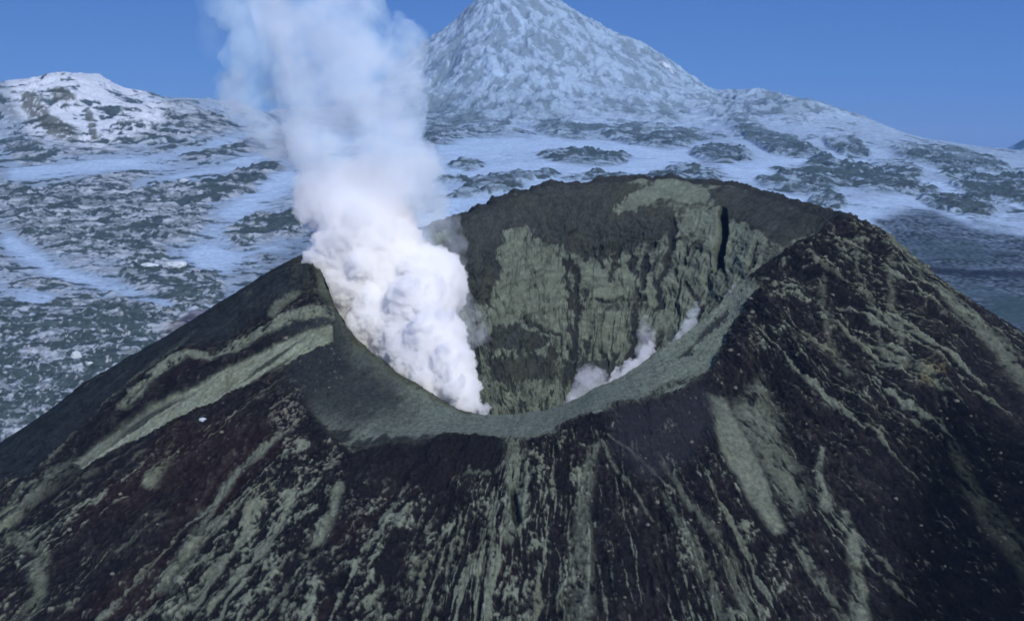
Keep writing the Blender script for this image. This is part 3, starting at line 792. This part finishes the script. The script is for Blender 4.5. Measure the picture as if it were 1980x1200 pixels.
    frac = sst(.72, .93, ridged((arc + .8 * wob) / 5.5, dz / 34, 2, 66, .5)) * steepm
    ash = ash * np.clip(.92 + .55 * strat - .6 * frac, .15, 1)  # bedding and fractures; their shadow lines are put into the colour
    DARKW = np.array([.034, .039, .037], F32); ASHW = np.array([.118, .142, .112], F32)
    c = np.broadcast_to(DARKW, px.shape + (3,)).astype(F32) * (1 + .6 * fine + .5 * lump)[..., None]
    c = lerp3(c, OCHRE * .75, sst(-.1, .4, fbm(arc / 24, dz / 24, 3, 49)) * .3)
    c = c + (ASHW * (1 + .25 * fine + .2 * lump)[..., None] - c) * ash[..., None]
    c = lerp3(c, (.010, .010, .013), np.clip(cl * .45 + slot, 0, 1))
    steep = sst(.04, .2, g)
    rel = (1.5 * flute + .35 * flut2 + 1.0 * lump + .4 * fine + 4.0 * face) * (.15 + .85 * steep) * sst(0, .03, u) - 1.6 * cl - 9.0 * slot - .9 * frac + .7 * strat * steepm
    ledge = 2.4 * fbm(dz / 8 + .5 * lump, arc / 40, 3, 55) * steep
    V = V + N * (rel + ledge)[..., None] * sst(1.0, .85, u)[..., None]
    wall = mesh_object('crater_wall', V.reshape(-1, 3), grid_faces(len(u), len(t), True), M_WALL, parent=cone, color=c.reshape(-1, 3))
    wall['label'] = 'steep fluted inner crater wall in pale green and dark rock'
    return cone

build_cone()

# ================================================================== steam
def steam_mat(name, stops, scale, lo, hi, detail=3.0, color=(0.985, 0.988, 0.995), aniso=0.0, zaxis='Z'):
    """Scattering steam: density by height (world z, density) times broken-up noise."""
    m = bpy.data.materials.new(name); m.use_nodes = True
    nt = m.node_tree; n = nt.nodes; l = nt.links; n.clear()
    out = n.new('ShaderNodeOutputMaterial'); vs = n.new('ShaderNodeVolumeScatter')
    vs.inputs['Color'].default_value = (*color, 1); vs.inputs['Anisotropy'].default_value = aniso
    l.new(vs.outputs[0], out.inputs['Volume'])
    geo = n.new('ShaderNodeNewGeometry'); sep = n.new('ShaderNodeSeparateXYZ')
    l.new(geo.outputs['Position'], sep.inputs[0])
    if len(stops) == 1:
        dens = None; d0 = stops[0][1]
    else:
        cur = n.new('ShaderNodeFloatCurve')
        z0, z1 = stops[0][0], stops[-1][0]; dm = max(d for _, d in stops)
        mr = n.new('ShaderNodeMapRange'); mr.inputs['From Min'].default_value = z0; mr.inputs['From Max'].default_value = z1
        l.new(sep.outputs['Z'], mr.inputs['Value']); l.new(mr.outputs[0], cur.inputs['Value'])
        c = cur.mapping.curves[0]
        for k, (z, d) in enumerate(stops):
            x = (z - z0) / (z1 - z0)
            if k == 0: c.points[0].location = (0, d / dm)
            elif k == len(stops) - 1: c.points[-1].location = (1, d / dm)
            else: c.points.new(x, d / dm)
        cur.mapping.update()
        mu = n.new('ShaderNodeMath'); mu.operation = 'MULTIPLY'; mu.inputs[1].default_value = dm
        l.new(cur.outputs[0], mu.inputs[0]); dens = mu.outputs[0]; d0 = 0
    if scale:
        nz = n.new('ShaderNodeTexNoise'); nz.inputs['Scale'].default_value = scale; nz.inputs['Detail'].default_value = detail
        nz.inputs['Roughness'].default_value = 0.6
        l.new(geo.outputs['Position'], nz.inputs['Vector'])
        m2 = n.new('ShaderNodeMapRange'); m2.inputs['From Min'].default_value = lo; m2.inputs['From Max'].default_value = hi
        m2.inputs['To Min'].default_value = 0.0; m2.inputs['To Max'].default_value = 1.0
        l.new(nz.outputs['Fac'], m2.inputs['Value'])
        mm = n.new('ShaderNodeMath'); mm.operation = 'MULTIPLY'
        if dens is not None: l.new(dens, mm.inputs[0])
        else: mm.inputs[0].default_value = d0
        l.new(m2.outputs[0], mm.inputs[1]); dens = mm.outputs[0]
    if dens is not None: l.new(dens, vs.inputs['Density'])
    else: vs.inputs['Density'].default_value = d0
    return m

def unit_sphere(sub):
    import bmesh
    bm = bmesh.new(); bmesh.ops.create_icosphere(bm, subdivisions=sub, radius=1.0)
    v = np.array([q.co[:] for q in bm.verts]); f = np.array([[q.index for q in g.verts] for g in bm.faces]); bm.free()
    return v, f
SPH = {k: unit_sphere(k) for k in (1, 2, 3)}

def steam_cloud(name, rows, mat, parent, voxel, seed=0, fill=1.0, big=(.42, .62), flat=.95, tiers=(7, 5), puff=.05):
    """A billowing column: rows of (photo y, left x, right x, ground distance) up the plume, filled with round billows
    that carry smaller billows, melted into one closed skin."""
    rng = np.random.RandomState(seed)
    rows = sorted(rows, key=lambda r: -r[0])
    yk = np.array([r[0] for r in rows], float); kn = (yk[0] - yk) / (yk[0] - yk[-1])
    s_ = np.linspace(0, 1, 160)
    d = pchip(kn, np.array([r[3] for r in rows], float), s_); L = pchip(kn, np.array([r[1] for r in rows], float), s_); R = pchip(kn, np.array([r[2] for r in rows], float), s_)
    yy = yk[0] + (yk[-1] - yk[0]) * s_
    C3 = np.array([P((a + b) / 2, y, q) for a, b, y, q in zip(L, R, yy, d)])
    hw = (R - L) / 2 / FPX * d
    T = np.gradient(C3, axis=0); step = np.linalg.norm(T, axis=1); T /= step[:, None]
    e1 = np.cross(T, [0, 1, .2]); e1 /= np.linalg.norm(e1, axis=1)[:, None]; e1 *= np.sign(e1[:, :1]); e2 = np.cross(e1, T)
    balls = []
    acc = 0.0
    for i in range(len(s_)):
        acc += step[i] / max(hw[i], .3) * 3.6 * fill
        balls.append((C3[i], hw[i] * .62, 0))
        while acc > 1:
            acc -= 1
            r = hw[i] * rng.uniform(*big); ph = rng.uniform(0, 2 * np.pi)
            o = (hw[i] * rng.uniform(.93, 1.03) - r)
            balls.append((C3[i] + o * (math.cos(ph) * e1[i] + flat * math.sin(ph) * e2[i]), r, 1))
    lvl = [b for b in balls if b[2] == 1]
    for k, n in enumerate(tiers):
        nxt = []
        for c, r, _ in lvl:
            for _ in range(n):
                q = rng.normal(size=3); q[1] -= .35; q /= np.linalg.norm(q)
                rr_ = r * rng.uniform(.26, .46)
                if rr_ < voxel * 1.3: continue
                nxt.append((c + q * (r - rr_ * .45), rr_, 2 + k))
        balls += nxt; lvl = nxt
    vs, fs, off = [], [], 0
    for c, r, k in balls:
        v, f = SPH[3 if r > voxel * 9 else 2 if r > voxel * 3 else 1]
        vs.append(v * r + c); fs.append(f + off); off += len(v)
    o = mesh_object(name, np.concatenate(vs), np.concatenate(fs), mat, parent=parent)
    md = o.modifiers.new('remesh', 'REMESH'); md.mode = 'VOXEL'; md.voxel_size = voxel; md.use_smooth_shade = True
    sm = o.modifiers.new('smooth', 'SMOOTH'); sm.factor = .5; sm.iterations = 2
    me = bpy.data.meshes.new_from_object(o.evaluated_get(bpy.context.evaluated_depsgraph_get()))
    o.modifiers.clear(); old = o.data; o.data = me; bpy.data.meshes.remove(old); me.name = name
    # keep the outer skin only
    n = len(me.vertices); ed = np.empty(len(me.edges) * 2, np.int32); me.edges.foreach_get('vertices', ed); ed = ed.reshape(-1, 2)
    lab = np.arange(n)
    while True:
        m_ = np.minimum(lab[ed[:, 0]], lab[ed[:, 1]]); new = lab.copy()
        np.minimum.at(new, ed[:, 0], m_); np.minimum.at(new, ed[:, 1], m_)
        new = new[new]
        if (new == lab).all(): break
        lab = new
    main = np.bincount(lab).argmax()
    if (lab != main).any():
        import bmesh
        bm = bmesh.new(); bm.from_mesh(me); bm.verts.ensure_lookup_table()
        bmesh.ops.delete(bm, geom=[bm.verts[i] for i in np.where(lab != main)[0]], context='VERTS')
        bm.to_mesh(me); bm.free()
    n = len(me.vertices); co = np.empty(n * 3, F32); me.vertices.foreach_get('co', co); co = co.reshape(-1, 3)
    nr = np.empty(n * 3, F32); me.vertices.foreach_get('normal', nr); nr = nr.reshape(-1, 3)
    q = voxel * 5
    bl = lambda f, k: np.abs(pn3(co[:, 0] / q * f, co[:, 1] / q * f, co[:, 2] / q * f, seed + k)) * 2 - .5
    dsp = puff * np.median(hw) * (bl(.5, 1) + .6 * bl(1.1, 2) + .35 * bl(2.3, 3))
    dsp = np.clip(dsp, -1.2 * voxel, 4 * voxel)
    me.vertices.foreach_set('co', (co + nr * dsp[:, None]).ravel()); me.update()
    me.polygons.foreach_set('use_smooth', np.ones(len(me.polygons), bool))
    if not me.materials: me.materials.append(mat)
    return o

def build_plume():
    root = bpy.data.objects.new('steam_plume', None); COL.objects.link(root)
    base = P(908, 806, 437); root.location = base
    tag(root, 'tall white steam plume billowing out of the crater vent into the sky', 'steam plume')
    def local(o):
        o.location = -Vector(base)
        return o
    dense = [(812, 899, 914, 439), (790, 882, 932, 441), (760, 845, 948, 448), (735, 790, 952, 459), (700, 706, 952, 477), (650, 648, 948, 505), (600, 618, 928, 521), (550, 600, 906, 527),
             (500, 588, 884, 530), (450, 570, 862, 532), (400, 556, 845, 534), (350, 556, 828, 536), (300, 575, 805, 537)]
    upper = [(520, 610, 900, 524), (480, 584, 902, 527), (430, 550, 890, 530), (400, 534, 878, 532), (350, 506, 866, 535), (300, 496, 848, 537), (250, 482, 830, 540), (200, 466, 834, 543), (150, 455, 840, 545), (100, 442, 834, 547),
             (60, 436, 800, 549), (30, 432, 752, 550), (0, 425, 730, 551), (-60, 412, 715, 555), (-160, 400, 705, 559)]
    side = [(265, 455, 600, 556), (240, 436, 600, 556), (210, 424, 605, 556), (170, 418, 605, 556), (120, 412, 602, 557), (70, 410, 590, 558), (30, 405, 580, 560), (-20, 395, 570, 560), (-100, 380, 565, 562)]
    veil = [(670, 850, 940, 498), (640, 845, 948, 500), (600, 838, 938, 505), (560, 825, 925, 510), (510, 805, 915, 517), (470, 800, 910, 521), (420, 790, 892, 525), (370, 780, 882, 530), (320, 775, 866, 534), (290, 780, 850, 536)]
    wisp = [(105, 385, 450, 552), (85, 372, 468, 552), (50, 362, 478, 552), (10, 355, 482, 553), (-30, 350, 482, 554), (-90, 345, 480, 556)]
    local(steam_cloud('dense_column', dense, steam_mat('dense_steam', [(-116, .60), (-90, .58), (-66, .50), (-48, .34), (-32, .12), (-10, .0)], 0, 0, 0), root, .6, 2, flat=.62, puff=.055))
    up_c, grey_c = (.42, .57, .79), (.24, .36, .56)  # dimmer light above and shade at left are put into the steam colours
    local(steam_cloud('upper_cloud', upper, steam_mat('thin_steam', [(-76, .0), (-56, .06), (-30, .11), (0, .12), (40, .11), (100, .10)], .045, .39, .60, color=up_c), root, 1.0, 4, puff=.05, big=(.34, .60), fill=.8))
    local(steam_cloud('shade_tinted_cloud', side, steam_mat('shade_tinted_steam', [(0, .16)], .045, .37, .58, color=grey_c), root, 1.1, 8, puff=.1))
    local(steam_cloud('thin_veil', veil, steam_mat('veil_steam', [(0, .045)], .08, .36, .60, color=(.82, .9, .97)), root, .9, 12, puff=.1))
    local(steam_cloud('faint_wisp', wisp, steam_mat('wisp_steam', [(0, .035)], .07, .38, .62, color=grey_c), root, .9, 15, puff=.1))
build_plume()

M_PUFF = steam_mat('vent_steam', [(0, .50)], .34, .40, .60)
M_PUFF_THIN = steam_mat('thin_vent_steam', [(0, .12)], .22, .36, .60)
M_PUFF_BLUE = steam_mat('bluish_vent_steam', [(0, .28)], .3, .36, .60, color=(.88, .96, 1.0))
PUFFS = [
    ([(750, 1158, 1180, 445), (738, 1170, 1205, 447), (722, 1185, 1232, 450), (704, 1215, 1262, 455), (686, 1234, 1276, 459), (668, 1240, 1268, 461), (655, 1246, 1260, 462)], M_PUFF, 'bright white steam puff rising along the crater lip, largest of the small puffs'),
    ([(782, 1080, 1120, 441), (765, 1085, 1160, 444), (745, 1090, 1190, 447), (728, 1100, 1182, 450), (712, 1118, 1155, 452)], M_PUFF_THIN, 'wide grey see-through steam puff low in the crater behind the lip'),
    ([(706, 1228, 1260, 464), (680, 1224, 1268, 466), (650, 1226, 1270, 468), (626, 1234, 1264, 471), (610, 1240, 1256, 473)], M_PUFF_THIN, 'faint grey steam puff drifting up the far wall above the bright puff'),
    ([(696, 1280, 1298, 464), (672, 1288, 1318, 467), (645, 1303, 1338, 471), (618, 1320, 1352, 475), (598, 1334, 1356, 478), (584, 1342, 1352, 480)], M_PUFF_BLUE, 'slanting blue white steam wisp on the crater lip beside the dark hollow'),
    ([(604, 1384, 1398, 486), (584, 1394, 1412, 488), (565, 1406, 1422, 490), (550, 1416, 1426, 492), (543, 1420, 1425, 493)], M_PUFF_BLUE, 'small pale steam wisp at the upper end of the crater lip'),
    ([(803, 922, 948, 436), (795, 922, 954, 437), (787, 928, 952, 438), (780, 936, 946, 439)], M_PUFF, 'tiny white steam puff at the foot of the main plume'),
    ([(792, 1082, 1104, 437), (784, 1086, 1118, 439), (776, 1094, 1126, 440), (768, 1106, 1120, 441)], M_PUFF, 'little white steam puff on the lip below the grey puff'),
]
for rows, m, lab in PUFFS:
    o = steam_cloud('steam_puff', rows, m, None, .22, 21 + len(rows) + int(rows[0][1]) % 13, puff=.12)
    tag(o, lab, 'steam puff', group='steam puffs along the crater lip')

# ================================================================== boulders and ice blocks
def rock_mat(name, col, var=.3):
    m = bpy.data.materials.new(name); m.use_nodes = True
    nt = m.node_tree; n = nt.nodes; l = nt.links
    bs = n['Principled BSDF']; bs.inputs['Roughness'].default_value = .9; bs.inputs['Specular IOR Level'].default_value = .15
    nz = n.new('ShaderNodeTexNoise'); nz.inputs['Scale'].default_value = 1.6; nz.inputs['Detail'].default_value = 6
    co = n.new('ShaderNodeTexCoord'); l.new(co.outputs['Object'], nz.inputs['Vector'])
    mx = n.new('ShaderNodeMix'); mx.data_type = 'RGBA'
    mx.inputs[6].default_value = (*[c * (1 - var) for c in col], 1); mx.inputs[7].default_value = (*[min(1, c * (1 + var)) for c in col], 1)
    l.new(nz.outputs['Fac'], mx.inputs['Factor']); l.new(mx.outputs[2], bs.inputs['Base Color'])
    return m

def ico(sub=3):
    import bmesh
    bm = bmesh.new(); bmesh.ops.create_icosphere(bm, subdivisions=sub, radius=1.0)
    v = np.array([q.co[:] for q in bm.verts]); f = np.array([[q.index for q in g.verts] for g in bm.faces]); bm.free()
    return v, f

ICO_V, ICO_F = ico(3)

def rock_mesh(name, seed, mat, scale=(1, 1, .7), lump=.35):
    v = ICO_V.copy()
    n1 = pn3(v[:, 0] * .9 + seed * 3.1, v[:, 1] * .9, v[:, 2] * .9, seed); n2 = pn3(v[:, 0] * 2.3 + seed, v[:, 1] * 2.3, v[:, 2] * 2.3, seed + 5)
    # chop flat faces so that the block is angular
    rng = np.random.RandomState(seed)
    v = v * (1 + lump * n1 + .5 * lump * n2)[:, None]
    for _ in range(7):
        d = rng.normal(size=3); d /= np.linalg.norm(d); h = rng.uniform(.62, .9)
        ex = np.maximum(v @ d - h, 0); v = v - ex[:, None] * d * .92
    v = v * np.array(scale)
    return mesh_object(name, v, ICO_F, mat, smooth=False)

M_PALE = rock_mat('pale_rock', (.125, .122, .10), .5); M_ICEB = rock_mat('clean_ice', (.44, .50, .56), .45); M_SULP = rock_mat('sulphur_stained_rock', (.17, .165, .075), .45)
M_GREENROCK = rock_mat('pale_green_rock', (.15, .175, .135), .4)

CV = CONE_V[0]; CPX, CPY = proj(CV[:, 0], CV[:, 1], CV[:, 2])

def on_cone(px, py):
    r = (CPX - px) ** 2 + (CPY - py) ** 2
    near = np.where(r < 36)[0]
    k = near[np.argmin(CV[near, 1])] if len(near) else int(np.argmin(r))
    return CV[k]

def seat(o, p, size, rz, sink=.25):
    o.location = (float(p[0]), float(p[1]), float(p[2]) + size * (.5 - sink) * .6); o.rotation_euler = (0, 0, rz); o.scale = (size,) * 3

protos = [rock_mesh('boulder', 30 + k, M_PALE, (1, .85, .7), .35) for k in range(4)]
SPOTS = [(1437, 555), (1445, 575), (1463, 640), (1472, 648), (1455, 602), (1412, 672), (1424, 684), (1500, 562), (1520, 590), (1535, 690), (1572, 905), (1424, 746), (1340, 850), (1250, 880), (1290, 962), (1274, 968), (1296, 948),
         (1338, 1000), (1392, 1005), (1255, 1010), (1660, 640), (1672, 668), (1690, 700), (1702, 716), (1678, 742), (1640, 700), (1718, 690), (1735, 655), (1600, 640), (1585, 600), (1610, 565), (1640, 540), (1680, 560), (1700, 590),
         (1820, 790), (1835, 806), (1850, 770), (1880, 800), (1610, 1030), (1612, 1078), (1598, 1060), (1676, 1130), (1560, 820), (1520, 1085), (1500, 1095), (1210, 1150), (1175, 1060), (1150, 968), (1062, 900),
         (640, 745), (555, 650), (600, 668), (705, 990), (745, 960), (660, 905), (700, 930), (610, 905), (575, 940), (510, 905), (470, 905), (380, 960), (300, 1010), (130, 1020), (215, 1105), (775, 965), (770, 1000), (880, 1040), (905, 1075), (850, 1095),
         (820, 1130), (1080, 1010), (1130, 950), (340, 870), (430, 830), (230, 950), (1935, 870), (1780, 1010), (1730, 960), (1560, 1150), (1340, 1130), (1400, 1140), (1120, 1110)]
rr = random.Random(5)
for i, (x, y) in enumerate(SPOTS):
    if i < 4: o = protos[i]
    else:
        o = protos[i % 4].copy(); COL.objects.link(o)
    p = on_cone(x, y)
    seat(o, p, rr.uniform(.55, 1.25) * p[1] / 470, rr.uniform(0, 6.3))
    tag(o, 'pale angular boulder lying among the rubble of the dark cone flank', 'boulder', group='pale boulders strewn over the cone flanks')

def single(name, x, y, size, mat, seed, scale, label, cat, p=None, group=None, lump=.4):
    o = rock_mesh(name, seed, mat, scale, lump)
    seat(o, on_cone(x, y) if p is None else p, size, rr.uniform(0, 6.3) * 0)
    return tag(o, label, cat, group=group)

single('boulder', 389, 807, 1.5, M_ICEB, 51, (1.1, .8, .75), 'gleaming white block at the foot of the pale layered cliff', 'boulder')

def on_ice(px, d):
    a = (px - 990) / FPX
    # ground distance along the ray column: look up the built surface
    drow, acol, Zd = TER
    i = int(np.argmin(np.abs(drow - d))); j = int(np.argmin(np.abs(acol - px)))
    return np.array([a * drow[i], drow[i], Zd[i, j]])

def ice_at(px, py):
    drow, acol, Zd = TER
    j = int(np.argmin(np.abs(acol - px)))
    _, yy = proj(np.zeros_like(drow), drow, Zd[:, j])
    k = np.where((yy <= py) & (drow > 640))[0][0]
    return on_ice(px, drow[k])

for x, y, w, sc3, sd, lab in [(334, 516, 11, (1.0, .8, .55), 71, 'large clean white ice block on the ash stained glacier'), (286, 516, 8, (1.2, .5, .35), 72, 'long thin white ice sliver beside the large ice block'),
                              (130, 692, 5.0, (.8, .8, .9), 73, 'upright white ice block in the dark rubble field'), (156, 704, 2.8, (1, .8, .7), 74, 'small white ice block next to the upright ice block'),
                              (500, 558, 4.5, (1.6, .5, .25), 75, 'flat white ice slab near the edge of the dark cone'), (360, 355, 9, (.8, .8, .5), 76, 'small bright ice lump beside a green grey ash patch')]:
    single('ice_block', 0, 0, w, M_ICEB, sd, sc3, lab, 'ice block', p=ice_at(x, y), group='clean ice blocks on the glacier')

# ================================================================== haze: blue air between the crater and the summit
def build_haze():
    x0, x1, y0, y1, z0, z1 = -9000, 9000, -200, 15000, -900, 900
    v = np.array([(x, y, z) for x in (x0, x1) for y in (y0, y1) for z in (z0, z1)], float)
    f = np.array([(0, 1, 3, 2), (4, 6, 7, 5), (0, 4, 5, 1), (2, 3, 7, 6), (0, 2, 6, 4), (1, 5, 7, 3)])
    m = bpy.data.materials.new('blue_air'); m.use_nodes = True
    n = m.node_tree.nodes; l = m.node_tree.links; n.clear()
    out = n.new('ShaderNodeOutputMaterial'); pv = n.new('ShaderNodeVolumePrincipled')
    pv.inputs['Color'].default_value = (0.26, 0.58, 1.0, 1); pv.inputs['Density'].default_value = 4e-5
    l.new(pv.outputs[0], out.inputs['Volume'])
    o = mesh_object('haze', v, f, m, smooth=False)
    tag(o, 'thin blue haze over the glacier and summit', 'haze', 'stuff')
build_haze()
